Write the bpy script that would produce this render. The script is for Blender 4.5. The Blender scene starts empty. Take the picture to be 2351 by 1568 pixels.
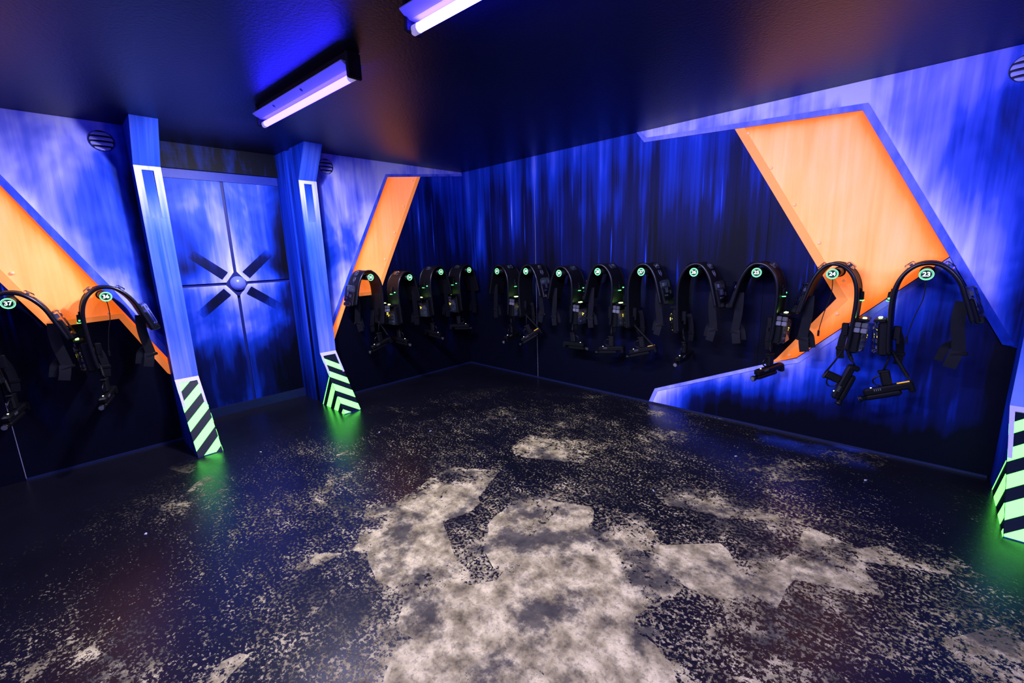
import bpy, math, random
from mathutils import Vector, Matrix, geometry
random.seed(7)
PI = math.pi
scene = bpy.context.scene
COL = scene.collection

# ------------------------------------------------------------------ camera
cam_d = bpy.data.cameras.new('camera')
cam = bpy.data.objects.new('camera', cam_d); COL.objects.link(cam)
cam_d.sensor_fit = 'HORIZONTAL'; cam_d.sensor_width = 36.0
cam_d.lens = 36.0 * 1001.03 / 2351.0
cam_d.clip_start = 0.02
_r = Vector((0.72586521, 0.68712522, -0.03128307)); _u = Vector((-0.11503369, 0.16610774, 0.97937504)); _f = Vector((-0.67814965, 0.70729566, -0.19961438))
cam.matrix_world = Matrix(((_r.x, _u.x, -_f.x, 4.67731), (_r.y, _u.y, -_f.y, -4.00706), (_r.z, _u.z, -_f.z, 1.539046), (0, 0, 0, 1)))
scene.camera = cam

# ------------------------------------------------------------------ world, exposure
world = bpy.data.worlds.new('world'); scene.world = world
world.use_nodes = True
world.node_tree.nodes['Background'].inputs[0].default_value = (0.05, 0.05, 0.3, 1)
world.node_tree.nodes['Background'].inputs[1].default_value = 0.0
vs = scene.view_settings
vs.view_transform = 'Standard'; vs.look = 'None'; vs.gamma = 1.0; vs.exposure = 0.0
try: vs.use_curve_mapping = False
except Exception: pass
LAMP_COLOR = (0.76, 0.74, 1.0)      # light of the tubes on the room
LAMP_POWER = 145.0

# room
H = 2.6; X1 = 7.6; Y1 = -6.6
RECESS = -0.43; PX = 0.14
LPY = (-3.415, -3.247); MPY = (-2.185, -2.015)

# ------------------------------------------------------------------ node helper
class N:
    tree = None
    def __init__(s, sock): s.s = sock
    @staticmethod
    def val(v): return v.s if isinstance(v, N) else v
    @staticmethod
    def math(op, *a, clamp=False):
        n = N.tree.nodes.new('ShaderNodeMath'); n.operation = op; n.use_clamp = clamp
        for i, v in enumerate(a):
            v = N.val(v)
            if isinstance(v, (int, float)): n.inputs[i].default_value = v
            else: N.tree.links.new(v, n.inputs[i])
        return N(n.outputs[0])
    def __add__(s, o): return N.math('ADD', s, o)
    __radd__ = __add__
    def __sub__(s, o): return N.math('SUBTRACT', s, o)
    def __rsub__(s, o): return N.math('SUBTRACT', o, s)
    def __mul__(s, o): return N.math('MULTIPLY', s, o)
    __rmul__ = __mul__
    def __truediv__(s, o): return N.math('DIVIDE', s, o)
    def __neg__(s): return N.math('MULTIPLY', s, -1.0)
def nmax(a, b): return N.math('MAXIMUM', a, b)
def nmin(a, b): return N.math('MINIMUM', a, b)
def nabs(a): return N.math('ABSOLUTE', a)
def npow(a, b): return N.math('POWER', a, b)
def nsqrt(a): return N.math('SQRT', a)
def sstep(a, b, v):
    n = N.tree.nodes.new('ShaderNodeMapRange'); n.interpolation_type = 'SMOOTHSTEP'; n.clamp = True
    N.tree.links.new(v.s, n.inputs[0])
    n.inputs[1].default_value = a; n.inputs[2].default_value = b
    if a > b:
        n.inputs[1].default_value = b; n.inputs[2].default_value = a; n.inputs[3].default_value = 1; n.inputs[4].default_value = 0
    return N(n.outputs[0])
def falloff(d, w): return npow(2.718, nmin(-(nabs(d)) / w, 0.0))
def xyz():
    t = N.tree.nodes.new('ShaderNodeTexCoord'); s = N.tree.nodes.new('ShaderNodeSeparateXYZ')
    N.tree.links.new(t.outputs['Object'], s.inputs[0])
    return N(s.outputs[0]), N(s.outputs[1]), N(s.outputs[2])
def vec(x, y, z):
    c = N.tree.nodes.new('ShaderNodeCombineXYZ')
    for i, v in enumerate((x, y, z)):
        v = N.val(v)
        if isinstance(v, (int, float)): c.inputs[i].default_value = v
        else: N.tree.links.new(v, c.inputs[i])
    return c.outputs[0]
def noise(v, scale=1.0, detail=3.0, rough=0.5, dist=0.0):
    n = N.tree.nodes.new('ShaderNodeTexNoise'); N.tree.links.new(v, n.inputs['Vector'])
    n.inputs['Scale'].default_value = scale; n.inputs['Detail'].default_value = detail
    n.inputs['Roughness'].default_value = rough; n.inputs['Distortion'].default_value = dist
    return N(n.outputs['Fac'])
def cells(v, scale, rnd=1.0):
    n = N.tree.nodes.new('ShaderNodeTexVoronoi'); N.tree.links.new(v, n.inputs['Vector'])
    n.inputs['Scale'].default_value = scale; n.inputs['Randomness'].default_value = rnd
    s = N.tree.nodes.new('ShaderNodeSeparateXYZ'); N.tree.links.new(n.outputs['Color'], s.inputs[0])
    return N(s.outputs[0])
def ramp(v, stops):
    n = N.tree.nodes.new('ShaderNodeValToRGB'); N.tree.links.new(v.s, n.inputs[0])
    e = n.color_ramp.elements
    while len(e) < len(stops): e.new(0.5)
    for i, (p, c) in enumerate(stops): e[i].position = p; e[i].color = (*c, 1)
    return n.outputs[0]
def mixc(f, a, b):
    n = N.tree.nodes.new('ShaderNodeMix'); n.data_type = 'RGBA'
    f = N.val(f)
    if isinstance(f, (int, float)): n.inputs[0].default_value = f
    else: N.tree.links.new(f, n.inputs[0])
    for k, c in ((6, a), (7, b)):
        if isinstance(c, tuple): n.inputs[k].default_value = (*c, 1)
        else: N.tree.links.new(c, n.inputs[k])
    return n.outputs[2]
MATS = {}
def new_mat(name):
    m = bpy.data.materials.new(name); m.use_nodes = True
    N.tree = m.node_tree; MATS[name] = m
    return m, m.node_tree.nodes['Principled BSDF']
def seti(b, k, v):
    v = N.val(v)
    if isinstance(v, (int, float)): b.inputs[k].default_value = v
    elif isinstance(v, tuple): b.inputs[k].default_value = (*v, 1) if len(v) == 3 else v
    else: N.tree.links.new(v, b.inputs[k])
def plain(name, col, rough=0.5, spec=0.5, metal=0.0, emit=None, estr=0.0, vary=0.0):
    m, b = new_mat(name)
    if vary:
        x, y, z = xyz(); n = noise(vec(x, y, z), 35.0, 4.0, 0.6)
        seti(b, 'Base Color', mixc(n, tuple(c * (1 - vary) for c in col), tuple(min(1, c * (1 + vary)) for c in col)))
    else: seti(b, 'Base Color', col)
    seti(b, 'Roughness', rough); seti(b, 'Specular IOR Level', spec); seti(b, 'Metallic', metal)
    if emit: seti(b, 'Emission Color', emit); seti(b, 'Emission Strength', estr)
    return m
def bump(b, h, strength=0.3, dist=0.01):
    n = N.tree.nodes.new('ShaderNodeBump'); n.inputs['Strength'].default_value = strength; n.inputs['Distance'].default_value = dist
    N.tree.links.new(h.s, n.inputs['Height']); N.tree.links.new(n.outputs[0], b.inputs['Normal'])

# ------------------------------------------------------------------ paint of the mural
BLUES = [(0.0, (0.0008, 0.0012, 0.007)), (0.22, (0.0015, 0.005, 0.07)), (0.42, (0.004, 0.035, 0.45)), (0.58, (0.045, 0.095, 0.75)), (0.78, (0.28, 0.30, 0.95)), (1.0, (0.72, 0.70, 1.0))]
def streaks(h, z, seed=0.0, wa=0.42, wb=0.25, wc=0.33):
    """vertical brush and spray streaks, about 0..1"""
    a = noise(vec(h * 7.0 + seed, 0.0, z * 0.8), 1.0, 3.0, 0.55, 0.3)
    b = noise(vec(h * 28.0 + seed, 3.0, z * 1.1), 1.0, 3.0, 0.6, 0.2)
    c = noise(vec(h * 2.6 + seed, 7.0, z * 1.6), 1.0, 3.0, 0.55, 0.6)
    return a * wa + b * wb + c * wc
def finish_paint(b, col, z, h, rough=0.55, glow=0.0):
    seti(b, 'Base Color', col); seti(b, 'Roughness', rough); seti(b, 'Specular IOR Level', 0.10)
    if glow: seti(b, 'Emission Color', col); seti(b, 'Emission Strength', glow)
def linedist(h, z, p0, p1):
    """signed distance to the line p0-p1, positive on its left side"""
    dx, dz = p1[0] - p0[0], p1[1] - p0[1]; L = math.hypot(dx, dz)
    return (h - p0[0]) * (-dz / L) + (z - p0[1]) * (dx / L)

# right wall base: dark streaked field
def mat_dark(name, axis, seed):
    m, b = new_mat(name); x, y, z = xyz(); h = (x, y)[axis]
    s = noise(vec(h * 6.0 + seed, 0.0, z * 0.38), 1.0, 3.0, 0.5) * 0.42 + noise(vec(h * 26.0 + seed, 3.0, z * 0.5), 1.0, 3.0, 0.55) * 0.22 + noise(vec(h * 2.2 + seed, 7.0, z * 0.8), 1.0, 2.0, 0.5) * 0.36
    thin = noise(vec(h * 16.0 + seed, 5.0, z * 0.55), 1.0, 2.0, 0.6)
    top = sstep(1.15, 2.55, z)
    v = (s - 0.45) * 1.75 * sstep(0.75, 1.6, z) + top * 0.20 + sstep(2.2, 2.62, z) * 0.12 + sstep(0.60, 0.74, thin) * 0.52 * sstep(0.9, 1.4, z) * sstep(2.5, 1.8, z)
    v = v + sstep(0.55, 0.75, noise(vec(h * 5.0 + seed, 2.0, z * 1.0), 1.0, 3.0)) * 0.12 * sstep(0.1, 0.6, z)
    finish_paint(b, ramp(v, BLUES), z, h); return m
mat_dark('paint_dark_right', 0, 11.0); mat_dark('paint_dark_left', 1, 37.0)

# right upper panel
m, b = new_mat('paint_upper_right'); x, y, z = xyz()
s = streaks(x, z, 2.0, 0.38, 0.17, 0.45)
d = linedist(x, z, (5.099, 0.89), (4.243, 2.453))        # distance to slanting border
v = 0.48 + (s - 0.5) * 1.6 + falloff(d, 0.16) * 0.45 + sstep(2.2, 2.55, z) * 0.22 + sstep(4.3, 4.1, x) * 0.15
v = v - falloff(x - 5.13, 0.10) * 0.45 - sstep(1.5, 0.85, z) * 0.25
r = nsqrt((x - 4.945) * (x - 4.945) * 4.0 + (z - 2.33) * (z - 2.33))
v = v - sstep(0.16, 0.05, nabs(x - 4.945)) * sstep(2.43, 2.36, z) * sstep(1.85, 2.35, z) * 0.12
finish_paint(b, ramp(v, BLUES), z, x)
# right lower panel
m, b = new_mat('paint_lower_right'); x, y, z = xyz()
s = streaks(x, z, 5.0)
d1 = linedist(x, z, (2.805, 0.15), (3.8, 0.58)); d2 = linedist(x, z, (3.969, 0.621), (4.755, 1.42))
d = nmin(-(d1), 9.0)
edge = nmax(falloff(d1, 0.16) * sstep(4.3, 3.9, x), falloff(d2, 0.16) * sstep(3.7, 4.0, x))
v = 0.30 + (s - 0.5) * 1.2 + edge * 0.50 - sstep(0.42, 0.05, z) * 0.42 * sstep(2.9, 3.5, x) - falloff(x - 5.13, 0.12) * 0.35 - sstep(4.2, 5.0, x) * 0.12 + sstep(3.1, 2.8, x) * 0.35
finish_paint(b, ramp(v, BLUES), z, x)
# left wall panels: the one beside the corner and the one beyond the door
m, b = new_mat('paint_upper_left'); x, y, z = xyz()
s = streaks(y, z, 21.0, 0.30, 0.12, 0.58)
d1 = linedist(y, z, (-1.148, 2.463), (-1.699, 1.396)); d2 = linedist(y, z, (-4.113, 2.173), (-3.432, 0.788))
edge = nmax(falloff(d1, 0.17) * sstep(-2.6, -2.4, y), falloff(d2, 0.15) * sstep(-2.6, -2.8, y))
v = 0.50 + (s - 0.5) * 1.7 + edge * 0.42 + sstep(2.0, 2.5, z) * 0.28 * sstep(-4.9, -3.9, y) - sstep(1.3, 0.7, z) * 0.2
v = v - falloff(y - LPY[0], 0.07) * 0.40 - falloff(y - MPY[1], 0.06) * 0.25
for yv in (-3.556, -1.84):
    v = v - sstep(0.09, 0.03, nabs(y - yv)) * sstep(2.44, 2.36, z) * sstep(2.0, 2.36, z) * 0.22
finish_paint(b, ramp(v, BLUES), z, y)
# border strips, light edge paint
def mat_border(name, axis, base):
    m, b = new_mat(name); x, y, z = xyz(); h = (x, y)[axis]
    s = noise(vec(h * 9.0, 0.0, z * 3.0), 1.0, 4.0, 0.6)
    v = base + (s - 0.5) * 0.5 - sstep(1.5, 0.9, z) * 0.25 * sstep(4.3, 4.6, x) + sstep(1.9, 2.4, z) * 0.06
    finish_paint(b, ramp(v, BLUES), z, h)
mat_border('paint_border_right', 0, 0.66); mat_border('paint_border_left', 1, 0.58); mat_border('paint_border_low', 0, 0.80)
# fluorescent orange
def mat_orange(name, axis, lines, seed):
    m, b = new_mat(name); x, y, z = xyz(); h = (x, y)[axis]
    s = streaks(h, z, seed)
    e = None
    for p0, p1, w in lines:
        f = falloff(linedist(h, z, p0, p1), w); e = f if e is None else nmax(e, f)
    v = 0.62 + (s - 0.5) * 1.0 - e * 0.75
    v = v + sstep(1.0, 2.2, z) * 0.12
    col = ramp(v, [(0.0, (0.75, 0.10, 0.01)), (0.35, (0.98, 0.24, 0.03)), (0.65, (1.0, 0.52, 0.15)), (1.0, (1.0, 0.76, 0.36))])
    finish_paint(b, col, z, h, 0.5)
    seti(b, 'Emission Color', mixc(0.92, col, (1.0, 0.15, 0.012))); seti(b, 'Emission Strength', 0.85); return m
mat_orange('orange_right', 0, [((4.216, 2.412), (4.755, 1.426), 0.05), ((3.403, 2.456), (4.216, 2.412), 0.03), ((4.755, 1.42), (3.979, 0.648), 0.05)], 3.0)
mat_orange('orange_left', 1, [((-1.13, 2.437), (-1.662, 1.394), 0.04), ((-4.126, 2.1), (-3.416, 0.69), 0.04)], 9.0)
plain('orange_flange', (0.90, 0.36, 0.09), 0.5, 0.1, emit=(1.0, 0.22, 0.03), estr=0.55, vary=0.15)
plain('rivet_orange', (1.0, 0.60, 0.30), 0.35, 0.4, emit=(1.0, 0.30, 0.06), estr=0.4)
# pillars
m, b = new_mat('paint_pillar'); x, y, z = xyz(); h = y
s = streaks(h * 1.6, z * 0.8, 51.0)
v = 0.46 + (s - 0.5) * 1.0 + sstep(2.2, 2.6, z) * 0.08
finish_paint(b, ramp(v, [(0.0, (0.002, 0.006, 0.05)), (0.3, (0.006, 0.04, 0.4)), (0.5, (0.03, 0.09, 0.62)), (0.75, (0.14, 0.2, 0.75)), (1.0, (0.32, 0.36, 0.95))]), z, h)
m, b = new_mat('paint_pillar_front'); x, y, z = xyz(); h = y
s = streaks(h * 2.2, z * 0.7, 61.0)
v = 0.45 + (s - 0.5) * 1.6 + sstep(1.7, 2.29, z) * 0.55 + sstep(1.1, 0.6, z) * 0.28 - sstep(2.29, 2.30, z) * 0.4
finish_paint(b, ramp(v, [(0.0, (0.004, 0.02, 0.25)), (0.35, (0.02, 0.08, 0.60)), (0.6, (0.10, 0.17, 0.75)), (0.85, (0.3, 0.34, 0.92)), (1.0, (0.55, 0.56, 1.0))]), z, h)
m, b = new_mat('paint_pillar_side'); x, y, z = xyz(); h = x + y * 0.3
s = streaks(h * 1.8, z * 0.6, 71.0)
v = 0.38 + (s - 0.5) * 1.1 - sstep(0.5, 0.1, z) * 0.1
finish_paint(b, ramp(v, BLUES), z, h)
m, b = new_mat('paint_slot'); x, y, z = xyz()
v = 0.72 - sstep(1.88, 2.27, z) * 0.50 + (noise(vec(y * 40.0, x * 40.0, z * 4.0), 1.0, 3.0) - 0.5) * 0.4
finish_paint(b, ramp(v, [(0.0, (0.002, 0.01, 0.12)), (0.4, (0.01, 0.06, 0.45)), (0.7, (0.08, 0.14, 0.7)), (1.0, (0.22, 0.26, 0.85))]), z, y)
plain('frame_lavender', (0.55, 0.52, 0.98), 0.5, 0.3, vary=0.12)
plain('stripe_green', (0.14, 0.45, 0.14), 0.5, 0.15, emit=(0.115, 1.0, 0.095), estr=4.2, vary=0.06)
plain('stripe_black', (0.0025, 0.006, 0.016), 0.5, 0.12)
# door
def mat_door(name, spoke):
    m, b = new_mat(name); x, y, z = xyz()
    s = streaks(y, z, 83.0, 0.36, 0.12, 0.52)
    r = nsqrt((y + 2.697) * (y + 2.697) + (z - 1.32) * (z - 1.32))
    ang = nabs(nabs(y + 2.697) - nabs(z - 1.32) * 0.9)
    seam = nmax(falloff(y + 2.697, 0.10) * sstep(2.4, 1.7, z), falloff(z - 1.32, 0.06) * sstep(1.33, 1.31, z) * 0.9)
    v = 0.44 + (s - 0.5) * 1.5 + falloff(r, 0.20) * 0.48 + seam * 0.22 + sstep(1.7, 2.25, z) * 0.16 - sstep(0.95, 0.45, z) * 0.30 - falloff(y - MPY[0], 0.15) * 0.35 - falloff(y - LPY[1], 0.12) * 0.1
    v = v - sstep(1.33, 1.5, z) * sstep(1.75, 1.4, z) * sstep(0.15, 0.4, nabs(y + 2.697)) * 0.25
    if spoke: v = v - sstep(0.52, 0.12, r) * 0.62
    finish_paint(b, ramp(v, BLUES), z, y)
mat_door('paint_door', False); mat_door('door_spoke', True)
plain('door_groove', (0.003, 0.010, 0.13), 0.5, 0.3)
plain('door_frame', (0.004, 0.022, 0.30), 0.5, 0.3, vary=0.3)
plain('hub_paint', (0.14, 0.18, 0.85), 0.3, 0.5)
m, b = new_mat('header_paint'); x, y, z = xyz()
s = noise(vec(y * 9.0, 0.0, z * 2.0), 1.0, 4.0, 0.6); g = noise(vec(y * 3.0, 0.0, z * 70.0), 1.0, 2.0)
v = (s - 0.44) * 1.3 - sstep(-2.9, -2.2, y) * 0.10 + (g - 0.5) * 0.15
finish_paint(b, ramp(v, [(0.0, (0.0008, 0.0018, 0.008)), (0.3, (0.003, 0.014, 0.14)), (0.7, (0.012, 0.04, 0.30))]), z, y)
plain('trim_blue_black', (0.004, 0.009, 0.05), 0.45, 0.5, vary=0.4)
plain('board_edge', (0.20, 0.19, 0.26), 0.6, 0.3)
plain('back_wall_paint', (0.006, 0.02, 0.20), 0.6, 0.3, vary=0.5)
plain('vent_dark', (0.002, 0.004, 0.03), 0.5, 0.3)
plain('vent_blue', (0.50, 0.50, 1.0), 0.4, 0.4)

# floor
m, b = new_mat('floor_worn'); x, y, z = xyz()
p = vec(x, y, 0.0)
dx = x - 3.55; dy = y + 2.75
a = dx * 0.72 + dy * 0.69; c = dx * (-0.69) + dy * 0.72       # across and along the view of the corner
rr = nsqrt(a * a * 1.0 + c * c * 0.75)
base = sstep(2.1, 0.25, rr)
n1 = noise(vec(x, y, 1.0), 1.5, 3.0, 0.5, 0.4); n2 = noise(vec(x, y, 4.0), 6.0, 6.0, 0.68); sp = noise(vec(x, y, 9.0), 42.0, 5.0, 0.75)
vc = cells(vec(x + n1 * 0.25, y + n1 * 0.2, 0.0), 2.6)
field = base * 0.52 + (n1 - 0.5) * 1.45 + (n2 - 0.5) * 1.3 + (vc - 0.5) * 0.85 + (sp - 0.5) * 1.9 - 0.47
mask = sstep(-0.03, 0.07, field) * sstep(3.1, 2.0, rr)
sp2 = noise(vec(x, y, 15.0), 62.0, 4.0, 0.7)
scuff = noise(vec(x * 1.0 + y * 0.4, y * 2.2, 21.0), 7.0, 5.0, 0.7)
speck = sstep(0.60, 0.66, sp2 + (scuff - 0.5) * 0.35 + sstep(2.9, 0.8, rr) * 0.08 + (n1 - 0.5) * 0.30) * sstep(3.0, 1.7, rr)
mask = nmax(mask, speck * 0.8)
cc = noise(vec(x, y, 2.0), 9.0, 5.0, 0.6)
conc = ramp(cc, [(0.28, (0.085, 0.066, 0.028)), (0.46, (0.36, 0.295, 0.13)), (0.63, (0.74, 0.62, 0.29))])
grime = sstep(0.46, 0.60, noise(vec(x, y, 12.0), 3.4, 6.0, 0.7))
conc = mixc(grime * 0.85, conc, (0.028, 0.027, 0.028))
conc = mixc(sstep(0.50, 0.62, sp) * 0.45, conc, (0.05, 0.045, 0.04))
paintc = mixc(noise(vec(x, y, 6.0), 2.0, 3.0), (0.0015, 0.0015, 0.003), (0.006, 0.006, 0.012))
wet = sstep(-0.42, -0.10, y) * sstep(0.50, 0.62, noise(vec(x * 1.5, y * 1.5, 3.0), 1.0, 4.0)) * sstep(3.4, 3.9, x) * sstep(4.75, 4.6, x)
paintc = mixc(wet, paintc, (0.01, 0.03, 0.22))
seti(b, 'Base Color', mixc(mask, paintc, conc))
seti(b, 'Roughness', 0.29 + mask * 0.35 + (n2 - 0.5) * 0.12); seti(b, 'Specular IOR Level', 0.36 - mask * 0.30)
bump(b, mask * (-0.35) + n2 * 0.3 + sp * 0.25, 0.35, 0.006)
# ceiling
m, b = new_mat('ceiling_black'); x, y, z = xyz()
n1 = noise(vec(x, y, 0.0), 55.0, 5.0, 0.65); n2 = noise(vec(x * 1.0, y * 5.0, 0.0), 3.0, 6.0, 0.7); n3 = noise(vec(x * 0.7, y * 1.4, 2.0), 55.0, 4.0, 0.7)
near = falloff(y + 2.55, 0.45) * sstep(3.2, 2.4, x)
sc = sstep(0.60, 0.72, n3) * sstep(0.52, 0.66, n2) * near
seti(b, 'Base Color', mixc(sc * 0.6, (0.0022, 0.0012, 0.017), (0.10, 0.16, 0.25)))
seti(b, 'Roughness', 0.34); seti(b, 'Specular IOR Level', 0.22); bump(b, n1, 0.5, 0.006)

# gear
plain('nylon_black', (0.004, 0.004, 0.006), 0.6, 0.18, vary=0.3)
plain('strap_black', (0.0035, 0.004, 0.007), 0.7, 0.15, vary=0.3)
plain('piping_black', (0.004, 0.004, 0.007), 0.3, 0.4)
plain('plastic_black', (0.003, 0.003, 0.0045), 0.38, 0.28)
plain('rubber_black', (0.003, 0.003, 0.004), 0.45, 0.3)
plain('peg_black', (0.004, 0.004, 0.005), 0.4, 0.3)
plain('circuit_board', (0.06, 0.08, 0.10), 0.4, 0.5, vary=0.7)
plain('chip_grey', (0.19, 0.19, 0.22), 0.35, 0.6, metal=0.3)
plain('pad_grey', (0.07, 0.07, 0.08), 0.45, 0.4)
plain('badge_line', (0.12, 0.13, 0.22), 0.4, 0.5)
plain('led_green', (0.3, 1.0, 0.3), 0.4, 0.3, emit=(0.42, 1.0, 0.14), estr=22.0)
plain('led_small_green', (0.3, 1.0, 0.3), 0.4, 0.3, emit=(0.12, 1.0, 0.25), estr=2.2)
plain('led_yellow', (1.0, 0.8, 0.2), 0.4, 0.3, emit=(1.0, 0.72, 0.10), estr=2.5)
plain('led_pale', (0.9, 1.0, 0.7), 0.4, 0.3, emit=(0.85, 1.0, 0.55), estr=2.0)
plain('stripe_yellow', (1.0, 0.55, 0.02), 0.5, 0.3, emit=(1.0, 0.55, 0.02), estr=0.35)
plain('marking_grey', (0.12, 0.12, 0.13), 0.5, 0.4)
plain('sign_black', (0.003, 0.012, 0.006), 0.35, 0.4)
plain('sign_ring', (0.25, 1.0, 0.4), 0.4, 0.3, emit=(0.22, 1.0, 0.34), estr=1.25)
plain('sign_number', (0.8, 1.0, 0.8), 0.4, 0.3, emit=(0.72, 1.0, 0.76), estr=1.15)
m, b = new_mat('clear_plastic'); seti(b, 'Base Color', (0.92, 0.94, 1.0)); seti(b, 'Roughness', 0.08); seti(b, 'Transmission Weight', 1.0); seti(b, 'IOR', 1.25)
# lamps
plain('lamp_housing', (0.004, 0.004, 0.006), 0.5, 0.3)
plain('lamp_reflector', (0.42, 0.38, 0.60), 0.4, 0.4)
plain('lamp_cap', (0.45, 0.40, 0.55), 0.35, 0.5, emit=(0.5, 0.42, 0.9), estr=0.5)
plain('tube_bright', (0.9, 0.9, 1.0), 0.4, 0.3, emit=(0.020, 0.014, 1.0), estr=170.0)
plain('tube_dim', (0.9, 0.8, 1.0), 0.4, 0.3, emit=(0.017, 0.0115, 1.0), estr=60.0)
M = MATS

# ------------------------------------------------------------------ mesh helpers
class MB:
    def __init__(s): s.v = []; s.f = []; s.sm = []
    def add(s, vs, fs, smooth=False):
        o = len(s.v); s.v += [tuple(v) for v in vs]
        for f in fs: s.f.append(tuple(i + o for i in f)); s.sm.append(smooth)
        return s
    def box(s, c, d, mat=None):
        hx, hy, hz = d[0] / 2, d[1] / 2, d[2] / 2
        vs = [Vector((sx * hx, sy * hy, sz * hz)) for sz in (-1, 1) for sy in (-1, 1) for sx in (-1, 1)]
        if mat: vs = [mat @ v for v in vs]
        vs = [v + Vector(c) for v in vs]
        return s.add(vs, [(0, 2, 3, 1), (4, 5, 7, 6), (0, 1, 5, 4), (2, 6, 7, 3), (0, 4, 6, 2), (1, 3, 7, 5)])
    def cbox(s, c, d, ch, mat=None):
        """box with chamfered edges (three stacked octagon-cornered loops)"""
        hx, hy, hz = d[0] / 2, d[1] / 2, d[2] / 2
        def loop(ix, iy, z): return [(-hx + ix + ch, -hy + iy, z), (hx - ix - ch, -hy + iy, z), (hx - ix, -hy + iy + ch, z), (hx - ix, hy - iy - ch, z), (hx - ix - ch, hy - iy, z), (-hx + ix + ch, hy - iy, z), (-hx + ix, hy - iy - ch, z), (-hx + ix, -hy + iy + ch, z)]
        L = loop(ch, ch, -hz) + loop(0, 0, -hz + ch) + loop(0, 0, hz - ch) + loop(ch, ch, hz)
        vs = [Vector(v) for v in L]
        if mat: vs = [mat @ v for v in vs]
        vs = [v + Vector(c) for v in vs]
        fs = [tuple(range(7, -1, -1)), tuple(range(24, 32))]
        for k in range(3):
            for i in range(8): fs.append((k * 8 + i, k * 8 + (i + 1) % 8, k * 8 + 8 + (i + 1) % 8, k * 8 + 8 + i))
        return s.add(vs, fs)
    def prism(s, poly, fn):
        """poly: 2D points (any winding, may be concave); fn(p, k) -> 3D at depth k 0/1"""
        n = len(poly)
        a = sum(poly[i][0] * poly[(i + 1) % n][1] - poly[(i + 1) % n][0] * poly[i][1] for i in range(n))
        if a < 0: poly = poly[::-1]
        v0 = [Vector(fn(p, 0)) for p in poly]; v1 = [Vector(fn(p, 1)) for p in poly]
        tris = geometry.tessellate_polygon([[Vector((p[0], p[1], 0)) for p in poly]])
        fs = []
        # orientation test
        e1 = Vector(fn((1, 0), 0)) - Vector(fn((0, 0), 0)); e2 = Vector(fn((0, 1), 0)) - Vector(fn((0, 0), 0)); e3 = Vector(fn(poly[0], 1)) - Vector(fn(poly[0], 0))
        pos = e1.cross(e2).dot(e3) > 0
        for t in tris:
            p = [poly[i] for i in t]
            ccw = (p[1][0] - p[0][0]) * (p[2][1] - p[0][1]) - (p[2][0] - p[0][0]) * (p[1][1] - p[0][1]) > 0
            t = tuple(t) if ccw else tuple(reversed(t))
            fs.append(tuple(i + n for i in t) if pos else tuple(i + n for i in reversed(t)))
            fs.append(tuple(reversed(t)) if pos else t)
        for i in range(n):
            j = (i + 1) % n
            q = (i, j, j + n, i + n)
            fs.append(q if pos else tuple(reversed(q)))
        return s.add(v0 + v1, fs)
    def tube(s, pts, r, seg=8, caps=True, closed=False):
        pts = [Vector(p) for p in pts]; n = len(pts); rs = r if isinstance(r, (list, tuple)) else [r] * n
        vs = []; ref = None
        for i in range(n):
            if closed: t = pts[(i + 1) % n] - pts[i - 1]
            else: t = pts[min(i + 1, n - 1)] - pts[max(i - 1, 0)]
            t.normalize()
            if ref is None: ref = t.orthogonal().normalized()
            ref = (ref - t * ref.dot(t)); ref = ref.normalized() if ref.length > 1e-6 else t.orthogonal().normalized()
            bb = t.cross(ref)
            for k in range(seg):
                a = 2 * PI * k / seg; vs.append(pts[i] + (ref * math.cos(a) + bb * math.sin(a)) * rs[i])
        fs = []
        for i in range(n if closed else n - 1):
            for k in range(seg):
                a0 = i * seg + k; a1 = i * seg + (k + 1) % seg; j = (i + 1) % n
                fs.append((a0, a1, j * seg + (k + 1) % seg, j * seg + k))
        s.add(vs, fs, True)
        if caps and not closed:
            o = len(s.v) - n * seg
            s.f.append(tuple(o + k for k in reversed(range(seg)))); s.sm.append(False)
            s.f.append(tuple(o + (n - 1) * seg + k for k in range(seg))); s.sm.append(False)
        return s
    def dome(s, c, r, axis, squash=1.0, seg=12, rings=4):
        ax = Vector(axis).normalized(); u = ax.orthogonal().normalized(); w = ax.cross(u); c = Vector(c)
        vs = []
        for i in range(rings):
            a = PI / 2 * i / rings
            for k in range(seg):
                t = 2 * PI * k / seg
                vs.append(c + (u * math.cos(t) + w * math.sin(t)) * (r * math.cos(a)) + ax * (r * squash * math.sin(a)))
        vs.append(c + ax * r * squash)
        fs = [tuple(reversed(range(seg)))]
        for i in range(rings - 1):
            for k in range(seg): fs.append((i * seg + k, i * seg + (k + 1) % seg, (i + 1) * seg + (k + 1) % seg, (i + 1) * seg + k))
        o = (rings - 1) * seg
        for k in range(seg): fs.append((o + k, o + (k + 1) % seg, rings * seg))
        return s.add(vs, fs, True)
    def disc(s, c, r, axis, th, seg=32):
        ax = Vector(axis).normalized(); return s.tube([Vector(c), Vector(c) + ax * th], r, seg)
    def mesh(s, name, mat):
        me = bpy.data.meshes.new(name); me.from_pydata(s.v, [], s.f)
        me.polygons.foreach_set('use_smooth', s.sm); me.materials.append(mat); me.update()
        return me
    def build(s, name, mat, parent=None, **kw):
        o = bpy.data.objects.new(name, s.mesh(name, mat)); COL.objects.link(o)
        if parent: o.parent = parent
        for k, v in kw.items(): o[k] = v
        return o
def empty(name, loc=(0, 0, 0), rz=0.0, **kw):
    o = bpy.data.objects.new(name, None); COL.objects.link(o); o.location = loc; o.rotation_euler = (0, 0, rz)
    o.empty_display_size = 0.1
    for k, v in kw.items(): o[k] = v
    return o
def link_mesh(name, me, parent):
    o = bpy.data.objects.new(name, me); COL.objects.link(o); o.parent = parent; return o
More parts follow.
